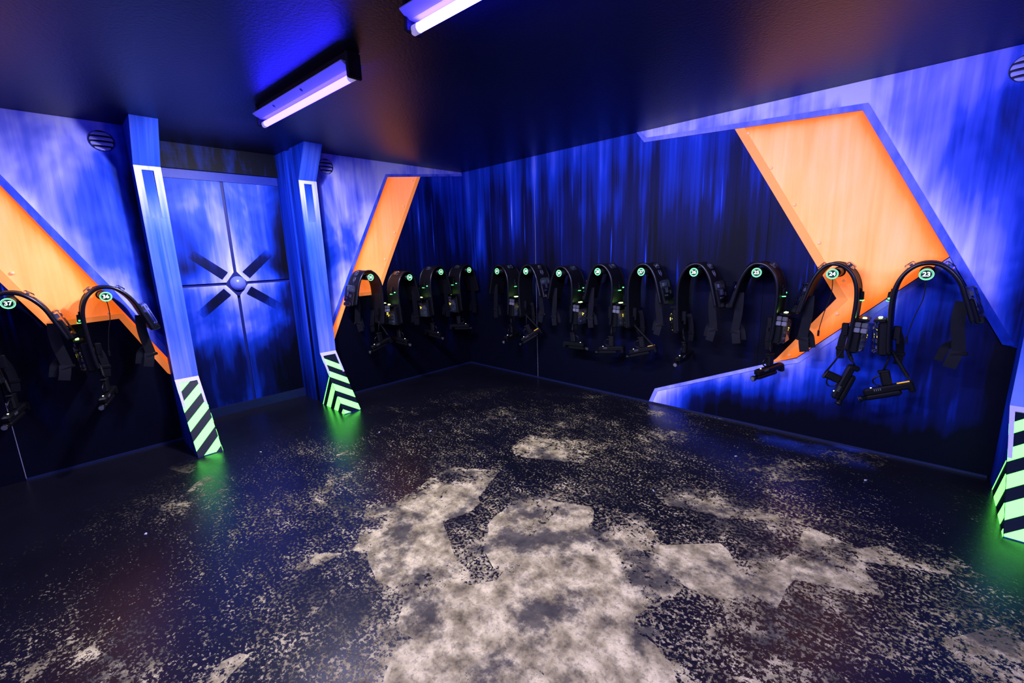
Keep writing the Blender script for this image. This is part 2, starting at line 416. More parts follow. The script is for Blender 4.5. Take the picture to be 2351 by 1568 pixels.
def clip(poly, nx, ny, d):
    """keep points with nx*x+ny*y >= d"""
    out = []
    for i in range(len(poly)):
        a, b = poly[i], poly[(i + 1) % len(poly)]
        da = nx * a[0] + ny * a[1] - d; db = nx * b[0] + ny * b[1] - d
        if da >= 0: out.append(a)
        if (da >= 0) != (db >= 0):
            t = da / (da - db); out.append((a[0] + (b[0] - a[0]) * t, a[1] + (b[1] - a[1]) * t))
    return out
def smooth_path(pts, per=6):
    out = []; n = len(pts); P = [Vector(p) for p in pts]
    for i in range(n - 1):
        p0, p1, p2, p3 = P[max(i - 1, 0)], P[i], P[i + 1], P[min(i + 2, n - 1)]
        for k in range(per):
            t = k / per
            out.append(0.5 * ((2 * p1) + (p2 - p0) * t + (2 * p0 - 5 * p1 + 4 * p2 - p3) * t * t + (3 * p1 - p0 - 3 * p2 + p3) * t ** 3))
    out.append(P[-1]); return out

# plates on the right wall lie at y = -d, on the left wall at x = +d
def on_right(d0, d1): return lambda p, k: (p[0], -(d0, d1)[k], p[1])
def on_left(d0, d1, off=0.0): return lambda p, k: (off + (d0, d1)[k], p[0], p[1])

# ------------------------------------------------------------------ room shell
T = 0.12
MB().box((X1 / 2 - 0.4, Y1 / 2, -T / 2), (X1 + 1.2, -Y1 + 1.0, T)).build('floor', M['floor_worn'], kind='structure')
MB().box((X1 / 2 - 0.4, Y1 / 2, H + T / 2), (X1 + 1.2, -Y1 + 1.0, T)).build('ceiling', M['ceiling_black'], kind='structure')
SEAM = 1.266
wr = empty('wall_right', kind='structure')
for (a, c) in ((0.0, SEAM - 0.003), (SEAM + 0.003, 3.70), (3.702, 6.1), (6.102, X1)):
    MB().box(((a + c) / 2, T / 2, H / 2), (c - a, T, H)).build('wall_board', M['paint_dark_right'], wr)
MB().box((SEAM, 0.004, H / 2), (0.0055, 0.006, H)).build('board_edge', M['board_edge'], wr, label='pale bare edge showing in the joint between two boards')
wl = empty('wall_left', kind='structure')
LSEAM = -4.362
for (a, c) in ((Y1, LSEAM - 0.003), (LSEAM + 0.003, LPY[1] - 0.02), (MPY[0] + 0.02, 0.0)):
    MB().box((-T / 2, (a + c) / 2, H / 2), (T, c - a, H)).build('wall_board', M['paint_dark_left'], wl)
MB().box((-0.004, LSEAM, 0.30), (0.006, 0.0045, 0.60)).build('board_edge', M['board_edge'], wl, label='pale bare edge showing in the joint between two boards')
# door recess jambs
for y0, y1 in ((LPY[1] - 0.10, LPY[1]), (MPY[0], MPY[0] + 0.10)):
    MB().box(((RECESS - 0.1 - T) / 2, (y0 + y1) / 2, H / 2), (-(RECESS - 0.1) - T, y1 - y0, H)).build('jamb_board', M['paint_pillar_side'], wl)
MB().box((X1 + T / 2, Y1 / 2, H / 2), (T, -Y1, H)).build('wall_side', M['back_wall_paint'], kind='structure')
MB().box((X1 / 2, Y1 - T / 2, H / 2), (X1, T, H)).build('wall_back', M['back_wall_paint'], kind='structure')
# thin painted shoe strips along the walls
MB().box((5.10 / 2, -0.006, 0.008), (5.10, 0.012, 0.016)).build('baseboard_right', M['trim_blue_black'], kind='structure')
bl = empty('baseboard_left', kind='structure')
for a, c in ((LSEAM, LPY[0]), (MPY[1], -0.012)):
    MB().box((0.006, (a + c) / 2, 0.008), (0.012, c - a, 0.016)).build('shoe_strip', M['trim_blue_black'], bl)

# right wall mural plates
op = MB().prism([(3.403, 2.456), (4.216, 2.412), (4.755, 1.426), (3.979, 0.648), (3.795, 0.575), (3.84, 0.619), (4.194, 1.13)], on_right(0.0, 0.006)).build('orange_panel', M['orange_right'], wr, label='bright orange chevron panel')
MB().prism([(3.403, 2.456), (4.194, 1.13), (3.84, 0.619), (3.875, 0.607), (4.262, 1.125), (3.475, 2.452)], on_right(0.006, 0.010)).build('flange', M['orange_flange'], op)
for p in [(3.506, 2.405), (3.688, 2.119), (3.867, 1.829), (4.05, 1.539), (4.225, 1.262), (4.209, 1.016), (4.045, 0.79), (3.93, 0.66)]:
    MB().dome((p[0], -0.0095, p[1]), 0.013, (0, -1, 0), 0.8).build('rivet', M['rivet_orange'], op)
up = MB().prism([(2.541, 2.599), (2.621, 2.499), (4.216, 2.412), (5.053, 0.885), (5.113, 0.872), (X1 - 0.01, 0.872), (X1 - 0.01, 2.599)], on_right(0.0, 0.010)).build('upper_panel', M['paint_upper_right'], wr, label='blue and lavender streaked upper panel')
MB().prism([(2.541, 2.599), (2.621, 2.499), (4.216, 2.412), (5.053, 0.885), (5.105, 0.885), (4.243, 2.453), (2.640, 2.535), (2.575, 2.599)], on_right(0.010, 0.016)).build('border_strip', M['paint_border_right'], up)
lp = MB().prism([(2.749, 0.016), (2.805, 0.158), (3.80, 0.576), (3.979, 0.640), (4.757, 1.420), (4.83, 1.28), (5.05, 0.88), (5.113, 0.87), (5.113, 0.016)], on_right(0.0, 0.006)).build('lower_panel', M['paint_lower_right'], wr, label='blue lower panel fading to black')
MB().prism([(2.749, 0.016), (2.805, 0.158), (3.80, 0.576), (3.979, 0.640), (4.757, 1.420), (4.775, 1.385), (3.998, 0.608), (3.81, 0.548), (2.835, 0.140), (2.785, 0.016)], on_right(0.006, 0.012)).build('border_strip', M['paint_border_low'], lp)
# left wall mural plates
op = MB().prism([(-1.125, 2.437), (-0.665, 2.488), (-1.224, 1.39), (-1.360, 1.112), (-1.745, 1.107), (-1.960, 0.655), (-2.01, 0.70), (-1.662, 1.394)], on_left(0.0, 0.006)).build('orange_panel', M['orange_left'], wl, label='bright orange slanting panel beside the corner')
MB().prism([(-0.665, 2.488), (-1.224, 1.39), (-1.360, 1.112), (-1.745, 1.107), (-1.960, 0.655), (-1.985, 0.68), (-1.775, 1.145), (-1.385, 1.150), (-1.275, 1.39), (-0.715, 2.483)], on_left(0.006, 0.010)).build('flange', M['orange_flange'], op)
for p in [(-0.787, 2.428), (-0.94, 2.122), (-1.092, 1.816), (-1.249, 1.509), (-1.42, 1.176)]:
    MB().dome((0.0095, p[0], p[1]), 0.013, (1, 0, 0), 0.8).build('rivet', M['rivet_orange'], op)
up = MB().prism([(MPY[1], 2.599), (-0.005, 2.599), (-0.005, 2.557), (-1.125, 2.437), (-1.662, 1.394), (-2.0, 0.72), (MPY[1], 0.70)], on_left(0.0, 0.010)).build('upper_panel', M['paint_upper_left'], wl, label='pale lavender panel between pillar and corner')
MB().prism([(-0.005, 2.580), (-0.005, 2.552), (-1.125, 2.437), (-1.662, 1.394), (-2.0, 0.72), (-2.014, 0.77), (-1.702, 1.396), (-1.148, 2.466)], on_left(0.010, 0.016)).build('border_strip', M['paint_border_left'], up)
op = MB().prism([(-5.0, 3.75 - 0.0), (-4.126, 2.1), (-3.746, 1.388), (-3.416, 0.75), (-3.416, 0.60), (-3.434, 0.615), (-3.670, 1.120), (-4.063, 1.103), (-4.151, 1.302), (-4.24, 1.45), (-4.80, 2.599)][1:], on_left(0.0, 0.006)).build('orange_panel', M['orange_left'], wl, label='bright orange slanting panel beyond the door')
MB().prism([(-3.416, 0.60), (-3.434, 0.615), (-3.670, 1.120), (-4.063, 1.103), (-4.24, 1.45), (-4.80, 2.599), (-4.75, 2.599), (-4.20, 1.49), (-4.035, 1.148), (-3.640, 1.160), (-3.416, 0.69)], on_left(0.006, 0.010)).build('flange', M['orange_flange'], op)
for p in [(-4.173, 1.508), (-4.33, 1.82), (-3.722, 1.166)]:
    MB().dome((0.0095, p[0], p[1]), 0.013, (1, 0, 0), 0.8).build('rivet', M['rivet_orange'], op)
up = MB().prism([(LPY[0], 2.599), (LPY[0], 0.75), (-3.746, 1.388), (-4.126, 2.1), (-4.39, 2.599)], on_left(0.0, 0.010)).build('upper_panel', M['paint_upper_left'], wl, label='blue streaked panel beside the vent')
MB().prism([(LPY[0], 0.745), (-3.746, 1.388), (-4.126, 2.1), (-4.39, 2.599), (-4.345, 2.599), (-4.075, 2.1), (-3.688, 1.395), (LPY[0], 0.85)], on_left(0.010, 0.016)).build('border_strip', M['paint_border_left'], up)

# ------------------------------------------------------------------ door
DX = RECESS
door = empty('door_1', (0, 0, 0), kind='structure')
y0, y1, yc, zc = LPY[1], MPY[0], -2.697, 1.322
MB().box((DX - 0.05, (y0 + y1) / 2, H / 2), (0.08, y1 - y0, H)).build('backing', M['door_groove'], door)
g = 0.014
def leaf(a, c, zb, zt): MB().box((DX - 0.002, (a + c) / 2, (zb + zt) / 2), (0.02, c - a, zt - zb)).build('door_panel', M['paint_door'], door)
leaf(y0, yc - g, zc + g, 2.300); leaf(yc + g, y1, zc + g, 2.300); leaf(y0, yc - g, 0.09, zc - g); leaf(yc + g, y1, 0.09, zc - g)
MB().box((DX + 0.002, (y0 + y1) / 2, 2.342), (0.028, y1 - y0, 0.08)).build('door_frame', M['door_frame'], door)
MB().prism([(yc - 0.10, zc), (yc, zc - 0.13), (yc + 0.10, zc), (yc, zc + 0.13)], on_left(0.008, 0.020, DX)).build('hub_plate', M['door_groove'], door)
MB().dome((DX + 0.02, yc + 0.005, zc), 0.072, (1, 0, 0), 0.9, 28, 8).build('hub_dome', M['hub_paint'], door)
for ang, ln in ((139, 0.33), (41, 0.33), (219, 0.33), (-37, 0.35)):
    a = math.radians(ang); d = Vector((0, math.cos(a), math.sin(a))); n = Vector((0, -math.sin(a), math.cos(a)))
    c0 = Vector((DX + 0.0075, yc, zc)) + d * 0.125; c1 = c0 + d * ln; up_ = Vector((0.013, 0, 0)); w = n * 0.042
    MB().add([c0 - w, c0 + w, c1 + w, c1 - w, c0 - w + up_, c0 + w + up_, c1 + w + up_ * 0.05, c1 - w + up_ * 0.05],
             [(0, 1, 2, 3), (4, 7, 6, 5), (0, 4, 5, 1), (1, 5, 6, 2), (2, 6, 7, 3), (3, 7, 4, 0)]).build('spoke', M['door_spoke'], door)
MB().box((DX + 0.02, (y0 + y1) / 2, (2.383 + H) / 2), (0.07, y1 - y0, H - 2.383)).build('trim_1', M['header_paint'], kind='structure')
MB().box((DX + 0.012, (y0 + y1) / 2, 0.045), (0.05, y1 - y0, 0.09)).build('trim_2', M['trim_blue_black'], kind='structure')

# ------------------------------------------------------------------ pillars
def pillar(to_world, w, brk, foot, ztop, xtop, front, sign, greens, side_green, side_k, side_min, ulen, label, sides):
    """profile in (d, z): d = distance from the wall; to_world(d, a, z), a across 0..w"""
    root = empty('pillar', label=label, category='pillar')
    W = to_world
    prof = [(0.0, 0.0), (foot, 0.0), (front, brk), (front, ztop), (xtop, H), (0.0, H)]
    MB().prism(prof, lambda p, k: W(p[0], (0.0, w)[k], p[1])).build('pillar_body', M['paint_pillar_side'], root)
    # front plates
    e = 0.005; L = math.hypot(foot - front, brk); ux, uz = (foot - front) / L, -brk / L; nx, nz = brk / L, (foot - front) / L
    MB().prism([(0.0, brk), (w, brk), (w, 1.90), (0.0, 1.90)], lambda p, k: W(front + (0, 0.008)[k], p[0], p[1])).build('front_plate', M['paint_pillar_front'], root)
    fr = MB()
    fr.prism([(0, 1.90), (0.045, 1.90), (0.045, ztop - 0.030), (w - 0.048, ztop - 0.030), (w - 0.048, 1.90), (w, 1.90), (w, ztop), (0, ztop)], lambda p, k: W(front + (0, 0.009)[k], p[0], p[1]))
    fr.build('slot_frame', M['paint_pillar_front'], root)
    s0 = [W(front + 0.0005, 0.045, ztop - 0.03), W(front + 0.0005, w - 0.048, ztop - 0.03), W(front + 0.008, w - 0.048, 1.90), W(front + 0.008, 0.045, 1.90)]
    MB().add(s0 + [W(front - 0.001, 0.045, ztop - 0.03), W(front - 0.001, w - 0.048, ztop - 0.03), W(front - 0.001, w - 0.048, 1.90), W(front - 0.001, 0.045, 1.90)],
             [(0, 1, 2, 3), (3, 2, 1, 0)][:1] + [(4, 7, 6, 5), (0, 4, 5, 1), (2, 6, 7, 3)]).build('slot', M['paint_slot'], root)
    tl = math.hypot(xtop - front, H - ztop)
    MB().prism([(0, ztop), (w, ztop), (w, H - 0.001), (0, H - 0.001)], lambda p, k: W(front + (xtop - front) * (p[1] - ztop) / (H - ztop) + (-0.001, 0.004)[k], p[0], p[1])).build('top_plate', M['paint_pillar'], root)
    # sloping foot: black face, green bands, lavender bracket
    def F(d): return lambda p, k: W(front + ux * p[1] + nx * (0, d)[k], p[0], brk + uz * p[1] + nz * (0, d)[k])
    def F2(d0, d1): return lambda p, k: W(front + ux * p[1] + nx * (d0, d1)[k], p[0], brk + uz * p[1] + nz * (d0, d1)[k])
    lim = L - 0.006
    MB().prism([(0, 0), (w, 0), (w, lim), (0, lim)], F2(-0.002, 0.002)).build('foot_face', M['stripe_black'], root)
    kk = sign
    for g0, g1 in greens:
        poly = [(0.0, 0.03), (w, 0.03), (w, lim), (0.0, lim)]
        poly = clip(poly, kk, 1.0, g0); poly = clip(poly, -kk, -1.0, -g1) if poly else poly
        if len(poly) > 2: MB().prism(poly, F2(0.002, 0.0045)).build('hazard_stripe', M['stripe_green'], root)
    b0 = 0.018
    MB().prism([(0, -0.002), (w, -0.002), (w, ulen), (w - b0, ulen), (w - b0, 0.040), (b0 + 0.004, 0.040), (b0, ulen), (0, ulen)], F2(0.002, 0.009)).build('foot_bracket', M['frame_lavender'], root)
    # bands on the flank
    for a, da in sides:
        tri0 = [(0.0, 0.002), (foot - 0.004, 0.002), (front, brk - 0.004), (0.0, brk)]
        field = clip(tri0, 1.0, -side_k, side_min)
        if len(field) > 2: MB().prism(field, lambda p, k: W(p[0], a + (0, da * 0.002)[k], p[1])).build('flank_face', M['stripe_black'], root)
        for g0, g1 in side_green:
            poly = clip(clip(tri0, 1.0, -side_k, g0), -1.0, side_k, -g1)
            if len(poly) > 2: MB().prism(poly, lambda p, k: W(p[0], a + (da * 0.002, da * 0.004)[k], p[1])).build('hazard_stripe', M['stripe_green'], root)
    return root
WD = 0.169
left_g = [(0.402 - 0.0 + 0.175 * k, 0.487 + 0.175 * k) for k in (-2, -1, 0, 1, 2)]
mid_g = [(0.053, 0.125), (0.205, 0.280), (0.358, 0.440), (0.513, 0.590), (0.660, 0.735)]
side_g = [(0.072, 0.084), (0.166, 0.258), (0.342, 0.428), (0.514, 0.60)]
pillar(lambda d, a, z: (d, LPY[0] + a, z), WD, 0.57, 0.575, 2.29, 0.365, PX, 1.0, left_g, side_g, 0.69, 0.072, 0.268,
       'tall blue pillar with green hazard foot on the near side of the door', ((WD, 1), ))
pillar(lambda d, a, z: (d, MPY[0] + a, z), WD, 0.57, 0.575, 2.29, 0.365, PX, -0.77, mid_g, side_g, 0.69, 0.072, 0.262,
       'tall blue pillar with green hazard foot between the door and the room corner', ((0.0, -1), ))
right_g = [(0.13, 0.207), (0.30, 0.385), (0.47, 0.557), (0.64, 0.74), (0.818, 0.93)]
side_g2 = [(0.182, 0.192), (0.296, 0.424), (0.535, 0.650), (0.735, 0.80)]
pillar(lambda d, a, z: (5.115 + a, -d, z), WD, 0.545, 0.80, 2.29, 0.39, 0.165, 0.85, right_g, side_g2, 0.89, 0.182, 0.36,
       'blue pillar with large green hazard foot cut off by the picture edge', ((0.0, -1), ))

# ------------------------------------------------------------------ louvred wall vents
def vent(loc, rz, label):
    root = empty('wall_vent', loc, rz, label=label, category='vent', group='round louvred wall vents')
    R = 0.073
    MB().disc((0, 0.0, 0), R, (0, -1, 0), 0.008, 36).build('backing', M['vent_dark'], root)
    for i, zt in enumerate((0.062, 0.026, -0.010, -0.046)):
        zb = zt - 0.026
        m_ = MB(); n = 14; rows = 5; vs = []
        for j in range(rows):
            t = j / (rows - 1); z = zt + (zb - zt) * t; bul = 0.004 + 0.024 * t
            hw = math.sqrt(max(R * R - z * z, 1e-5)) * 0.97
            for k in range(n):
                u = -1 + 2 * k / (n - 1); vs.append((u * hw, -(0.006 + bul * (1 - abs(u) ** 3)), z))
        o = len(vs)
        vs += [(v[0], v[1] + 0.004, v[2]) for v in vs]
        fs = []
        for j in range(rows - 1):
            for k in range(n - 1):
                a = j * n + k; fs.append((a, a + n, a + n + 1, a + 1)); fs.append((a + o, a + 1 + o, a + n + 1 + o, a + n + o))
        e = (rows - 1) * n
        for k in range(n - 1): fs.append((e + k, e + k + o, e + k + 1 + o, e + k + 1)); fs.append((k, k + 1, k + 1 + o, k + o))
        m_.add(vs, fs, True).build('louvre', M['vent_blue'], root)
vent((0.010, -3.556, 2.464), PI / 2, 'round louvred vent high on the wall before the door')
vent((0.010, -1.840, 2.473), PI / 2, 'round louvred vent between the far pillar and the corner')
vent((4.945, -0.010, 2.471), 0.0, 'round louvred vent cut off by the picture edge')

# ------------------------------------------------------------------ black light fixtures
def lamp(cx, cy, rz, tube, label, power, ends=(-1,)):
    root = empty('tube_light', (cx, cy, H), rz, label=label, category='ceiling light', group='tube lights on the ceiling')
    Ln = 1.24
    sec = [(-0.030, 0.0), (0.030, 0.0), (0.034, -0.055), (-0.034, -0.055)]
    MB().prism(sec, lambda p, k: ((-Ln / 2, Ln / 2)[k], p[0], p[1])).build('housing', M['lamp_housing'], root)
    wing = [(-0.068, -0.052), (0.068, -0.052), (0.068, -0.056), (0.024, -0.084), (-0.024, -0.084), (-0.068, -0.056)]
    MB().prism(wing, lambda p, k: ((-Ln / 2 + 0.01, Ln / 2 - 0.01)[k], p[0], p[1])).build('reflector', M['lamp_reflector'], root)
    for sx in (-0.30, 0.10):
        for sy in (-1, 1):
            MB().disc((sx, sy * 0.047, -0.0685), 0.010, (0, sy * 0.53, -0.85), 0.002, 14).build('screw_hole', M['lamp_housing'], root)
    for s_ in (-1, 1):
        MB().cbox((s_ * (Ln / 2 - 0.008), 0, -0.065), (0.020, 0.085, 0.130), 0.006).build('end_bracket', M['lamp_housing'], root)
    MB().tube([(-Ln / 2 + 0.045, 0, -0.115), (Ln / 2 - 0.045, 0, -0.115)], 0.019, 20).build('tube', M[tube], root)
    for s_ in (-1, 1):
        MB().tube([(s_ * (Ln / 2 - 0.050), 0, -0.115), (s_ * (Ln / 2 - 0.012), 0, -0.115)], 0.020, 20).build('end_cap', M['lamp_cap'], root)
    # the tube's light on the room: thrown sideways and down below the reflector
    for ax, ay, sx, sh in ((0, 1, Ln - 0.14, 0.30), (0, -1, Ln - 0.14, 0.30), (1, 0, 0.05, 0.20), (-1, 0, 0.12, 0.30)):
        if ax and ax not in ends: continue
        ld = bpy.data.lights.new('tube_glow', 'AREA'); ld.shape = 'RECTANGLE'; ld.size = sx; ld.size_y = 0.04 if ay else 0.10
        ld.color = LAMP_COLOR; ld.energy = power * sh; ld.spread = math.radians(132)
        lo = bpy.data.objects.new('tube_glow', ld); COL.objects.link(lo); lo.parent = root
        lo.location = (ax * (Ln / 2 + 0.01), ay * 0.024, -0.135)
        dirv = Vector((ax, ay, -0.95)).normalized()
        zz = -dirv; xx = Vector((0, 0, 1)).cross(zz).normalized(); yy = zz.cross(xx)
        lo.rotation_euler = Matrix((xx, yy, zz)).transposed().to_euler()
    return root
lamp(1.722, -2.738, 0.049, 'tube_dim', 'violet tube light with pale reflector nearer the door', LAMP_POWER)
lamp(3.555, -2.715, 0.060, 'tube_bright', 'glaring white violet tube light cut off by the picture top', LAMP_POWER, ())
lamp(6.10, -2.75, 0.05, 'tube_bright', 'added fill tube light, unseen beyond the picture edge', LAMP_POWER * 0.5, ())  # unseen lamp, added to light the room from the right
lamp(1.90, -5.20, 0.05, 'tube_dim', 'added dim fill tube light, unseen behind the camera near the door wall', LAMP_POWER * 0.25)  # added out of view as dim ambient fill for the door wall
lamp(5.00, -5.40, 0.05, 'tube_bright', 'added fill tube light, unseen behind the camera over the open floor', LAMP_POWER * 0.35, ())  # made-up lamp behind the camera, brightens the near floor

# ------------------------------------------------------------------ hooks with number signs
def number_mesh(txt):
    cu = bpy.data.curves.new('number_text', 'FONT'); cu.body = txt; cu.size = 0.037; cu.align_x = 'CENTER'; cu.align_y = 'CENTER'
    cu.extrude = 0.0008; cu.offset = 0.0011; cu.resolution_u = 4
    o = bpy.data.objects.new('number_text', cu); COL.objects.link(o)
    dg = bpy.context.evaluated_depsgraph_get(); dg.update()
    me = bpy.data.meshes.new_from_object(o.evaluated_get(dg)); me.name = 'number'
    bpy.data.objects.remove(o); me.materials.clear(); me.materials.append(M['sign_number'])
    return me
DISC_W = 0.33
WORDS = {23: 'twenty-three', 24: 'twenty-four', 25: 'twenty-five', 26: 'twenty-six', 27: 'twenty-seven', 28: 'twenty-eight', 29: 'twenty-nine', 30: 'thirty', 31: 'thirty-one', 32: 'thirty-two', 33: 'thirty-three', 34: 'thirty-four', 35: 'thirty-five', 36: 'thirty-six', 37: 'thirty-seven'}
def ring_mesh(R, r, name):
    pts = [(R * math.cos(2 * PI * k / 40), 0, R * math.sin(2 * PI * k / 40)) for k in range(40)]
    return MB().tube(pts, r, 6, closed=True).mesh(name, M['sign_ring'])
HM = dict(plate=MB().tube([(0, -0.010, 0), (0, -0.018, 0), (0, -0.020, 0)], [0.038, 0.038, 0.034], 24).mesh('wall_plate', M['peg_black']),
          pipe=MB().tube([(0, -0.015, 0), (0, -DISC_W + 0.006, 0)], 0.030, 20).mesh('pipe', M['peg_black']),
          disc=MB().tube([(0, -DISC_W + 0.006, 0), (0, -DISC_W + 0.002, 0), (0, -DISC_W, 0)], [0.036, 0.036, 0.0345], 36).mesh('number_disc', M['sign_black']),
          r1=ring_mesh(0.0325, 0.0024, 'outer_ring'), r2=ring_mesh(0.0265, 0.0010, 'inner_ring'))
def hook(num, loc, rz, cable):
    root = empty('vest_hook', loc, rz, label='black wall peg with glowing green sign reading ' + WORDS[num], category='hook', group='numbered vest hooks along the walls')
    link_mesh('wall_plate', HM['plate'], root); link_mesh('pipe', HM['pipe'], root)
    d = link_mesh('number_disc', HM['disc'], root)
    o = link_mesh('outer_ring', HM['r1'], d); o.location = (0, -DISC_W, 0)
    o = link_mesh('inner_ring', HM['r2'], d); o.location = (0, -DISC_W, 0)
    o = link_mesh('number', number_mesh(str(num)), d); o.location = (0, -DISC_W - 0.0004, 0); o.rotation_euler = (PI / 2, 0, 0)
    if cable:
        sw = [(0.0, -0.30, -0.028), (0.004, -0.30, -0.08), (0.0, -0.295, -0.16), (-0.022, -0.295, -0.25), (-0.038, -0.295, -0.34), (-0.046, -0.295, -0.40)]
        c = MB().tube(smooth_path(sw, 5), 0.0028, 6).build('charging_cable', M['rubber_black'], root)
        MB().cbox((-0.0465, -0.295, -0.42), (0.013, 0.009, 0.042), 0.002).build('plug', M['plastic_black'], c)
    return root

# ------------------------------------------------------------------ laser vests
PATH = [(-.112, -.520), (-.122, -.420), (-.128, -.300), (-.131, -.180), (-.122, -.085), (-.095, -.012), (-.050, .038), (0.0, .054), (.052, .044), (.103, .002), (.145, -.062), (.172, -.135), (.196, -.205), (.222, -.285)]
W0, W1 = 0.075, 0.295        # the vest reaches from this far to this far off the wall
def vest_meshes(s, splay=1.0):
    """meshes of a vest whose chest pack hangs on side s (-1, +1); local x along the wall, -y off the wall"""
    P = smooth_path([((p[0] if p[0] < 0 else p[0] * splay) * (1 if s < 0 else -1), p[1]) for p in PATH], 4)
    n = len(P); nor = []
    for i in range(n):
        t = (P[min(i + 1, n - 1)] - P[max(i - 1, 0)]).normalized()
        q = Vector((-t.y, t.x)) * (1 if s < 0 else -1); nor.append(q)      # outward
    th = 0.020; R = {}
    sh = MB(); vs = []
    for i in range(n):
        f = i / (n - 1)
        pinch = 0.030 * math.exp(-((f - 0.52) / 0.10) ** 2)
        a, b_ = W0 + pinch, W1 - 0.0 * pinch
        for (w, k) in ((a, 0), (b_, 0), (b_ - 0.012 * 0, 1), (a, 1)):
            bulge = th * k
            p = P[i] + nor[i] * bulge; vs.append((p.x, -w, p.y))
    fs = []
    for i in range(n - 1):
        for k in range(4):
            a0 = i * 4 + k; a1 = i * 4 + (k + 1) % 4
            q = (a0, a1, a1 + 4, a0 + 4); fs.append(q if s > 0 else q[::-1])
    e = (0, 1, 2, 3); fs.append(e if s < 0 else e[::-1]); e = tuple(range(n * 4 - 4, n * 4)); fs.append(e[::-1] if s < 0 else e)
    sh.add(vs, fs); R['shell'] = sh.mesh('vest_shell', M['nylon_black'])
    def edge(w): return [(P[i].x + nor[i].x * th * 0.6, -(w + (0.030 * math.exp(-((i / (n - 1) - 0.52) / 0.10) ** 2) if w < 0.2 else 0)), P[i].y + nor[i].y * th * 0.6) for i in range(n)]
    R['pipe1'] = MB().tube(edge(W1), 0.0125, 8).mesh('edge_piping', M['piping_black'])
    R['pipe2'] = MB().tube(edge(W0), 0.0125, 8).mesh('edge_piping', M['piping_black'])
    def frame_at(i):
        t = (P[min(i + 1, n - 1)] - P[max(i - 1, 0)]).normalized(); o = nor[i]
        # local axes: X outward, Y toward the wall (+y), Z up the path
        zz = Vector((t.x, 0, t.y)); 
        if zz.z < 0: zz = -zz
        xx = Vector((o.x, 0, o.y)); yy = zz.cross(xx)
        return Matrix((xx, yy, zz)).transposed(), Vector((P[i].x, -(W0 + W1) / 2, P[i].y)) + xx * th
    def idx(z, front):
        best = None
        for i in range(n):
            isf = i < n * 7 / 13
            if isf == front:
                d = abs(P[i].y - z)
                if best is None or d < best[0]: best = (d, i)
        return best[1]
    # shoulder sensors
    for key, ii in (('sh1', idx(0.028, True)), ('sh2', idx(0.030, False))):
        A, c = frame_at(ii); x = A.col[0]
        ww = 0.09 if key == 'sh1' else 0.055
        R[key + '_cover'] = MB().cbox(c + x * 0.012, (0.026, ww, 0.058), 0.007, A).mesh('shoulder_sensor', M['clear_plastic'])
        mb = MB().box(c + x * 0.003, (0.004, ww * 0.8, 0.046), A)
        R[key + '_board'] = mb.mesh('circuit_board', M['circuit_board'])
        R[key + '_chip'] = MB().box(c + x * 0.010 + A @ Vector((0, ww * 0.10, 0.004)), (0.010, 0.026, 0.018), A).mesh('chip', M['chip_grey'])
    # back sensor on the other leg
    A, c = frame_at(idx(-0.165, False)); x = A.col[0]
    R['bk_base'] = MB().cbox(c + x * 0.010 + A @ Vector((0, 0, -0.060)), (0.026, 0.165, 0.150), 0.007, A).cbox(c + x * 0.022 + A @ Vector((0, 0, -0.118)), (0.050, 0.150, 0.045), 0.010, A).mesh('back_sensor', M['plastic_black'])
    R['bk_cover'] = MB().cbox(c + x * 0.026 + A @ Vector((0, 0, -0.005)), (0.046, 0.155, 0.180), 0.012, A).mesh('clear_cover', M['clear_plastic'])
    R['bk_board'] = MB().box(c + x * 0.010 + A @ Vector((0, 0, 0.0)), (0.010, 0.125, 0.150), A).mesh('circuit_board', M['circuit_board'])
    bk_chips = []
    for (yy, zz, a_, b2) in ((-0.03, 0.045, 0.035, 0.03), (0.03, 0.04, 0.022, 0.022), (-0.02, -0.01, 0.03, 0.045), (0.035, -0.03, 0.025, 0.03), (-0.04, -0.055, 0.03, 0.012)):
        bk_chips.append(MB().box(c + x * 0.022 + A @ Vector((0, yy, zz)), (0.014, a_, b2), A).mesh('chip', M['chip_grey']))
    R['bk_chip'] = bk_chips
    # badge: shield outline
    A, c = frame_at(idx(-0.035, False)); x = A.col[0]
    sh_ = [(-0.020, 0.026), (0.020, 0.026), (0.020, -0.008), (0.0, -0.030), (-0.020, -0.008)]
    R['badge'] = MB().tube([c + x * 0.003 + A @ Vector((0, p[0], p[1])) for p in sh_], 0.0022, 6, closed=True).mesh('badge', M['badge_line'])
    sh2 = [(p[0] * 0.55, p[1] * 0.55) for p in sh_]
    R['badge2'] = MB().tube([c + x * 0.003 + A @ Vector((0, p[0], p[1])) for p in sh2], 0.0015, 6, closed=True).mesh('badge_mark', M['badge_line'])
    # small LED module
    A, c = frame_at(idx(-0.145, True)); x = A.col[0]
    R['md'] = MB().cbox(c + x * 0.011, (0.024, 0.040, 0.060), 0.005, A).cbox(c + x * 0.004 + A @ Vector((0, 0.0, 0.040)), (0.016, 0.026, 0.024), 0.004, A).mesh('sensor_module', M['plastic_black'])
    R['md_led'] = MB().box(c + x * 0.014 + A @ Vector((0, -0.008, -0.0325)), (0.022, 0.020, 0.006), A).mesh('indicator', M['led_small_green'])
    R['md_led2'] = MB().box(c + x * 0.012 + A @ Vector((0, 0.065, -0.01)), (0.010, 0.012, 0.010), A).mesh('indicator', M['led_small_green'])
    # chest pack
    A, c = frame_at(idx(-0.41, True)); x = A.col[0]
    def q(o, y_, z_): return c + x * o + A @ Vector((0, y_, z_))
    R['pk'] = MB().cbox(q(0.018, 0, -0.010), (0.062, 0.180, 0.225), 0.012, A).mesh('chest_pack', M['plastic_black'])
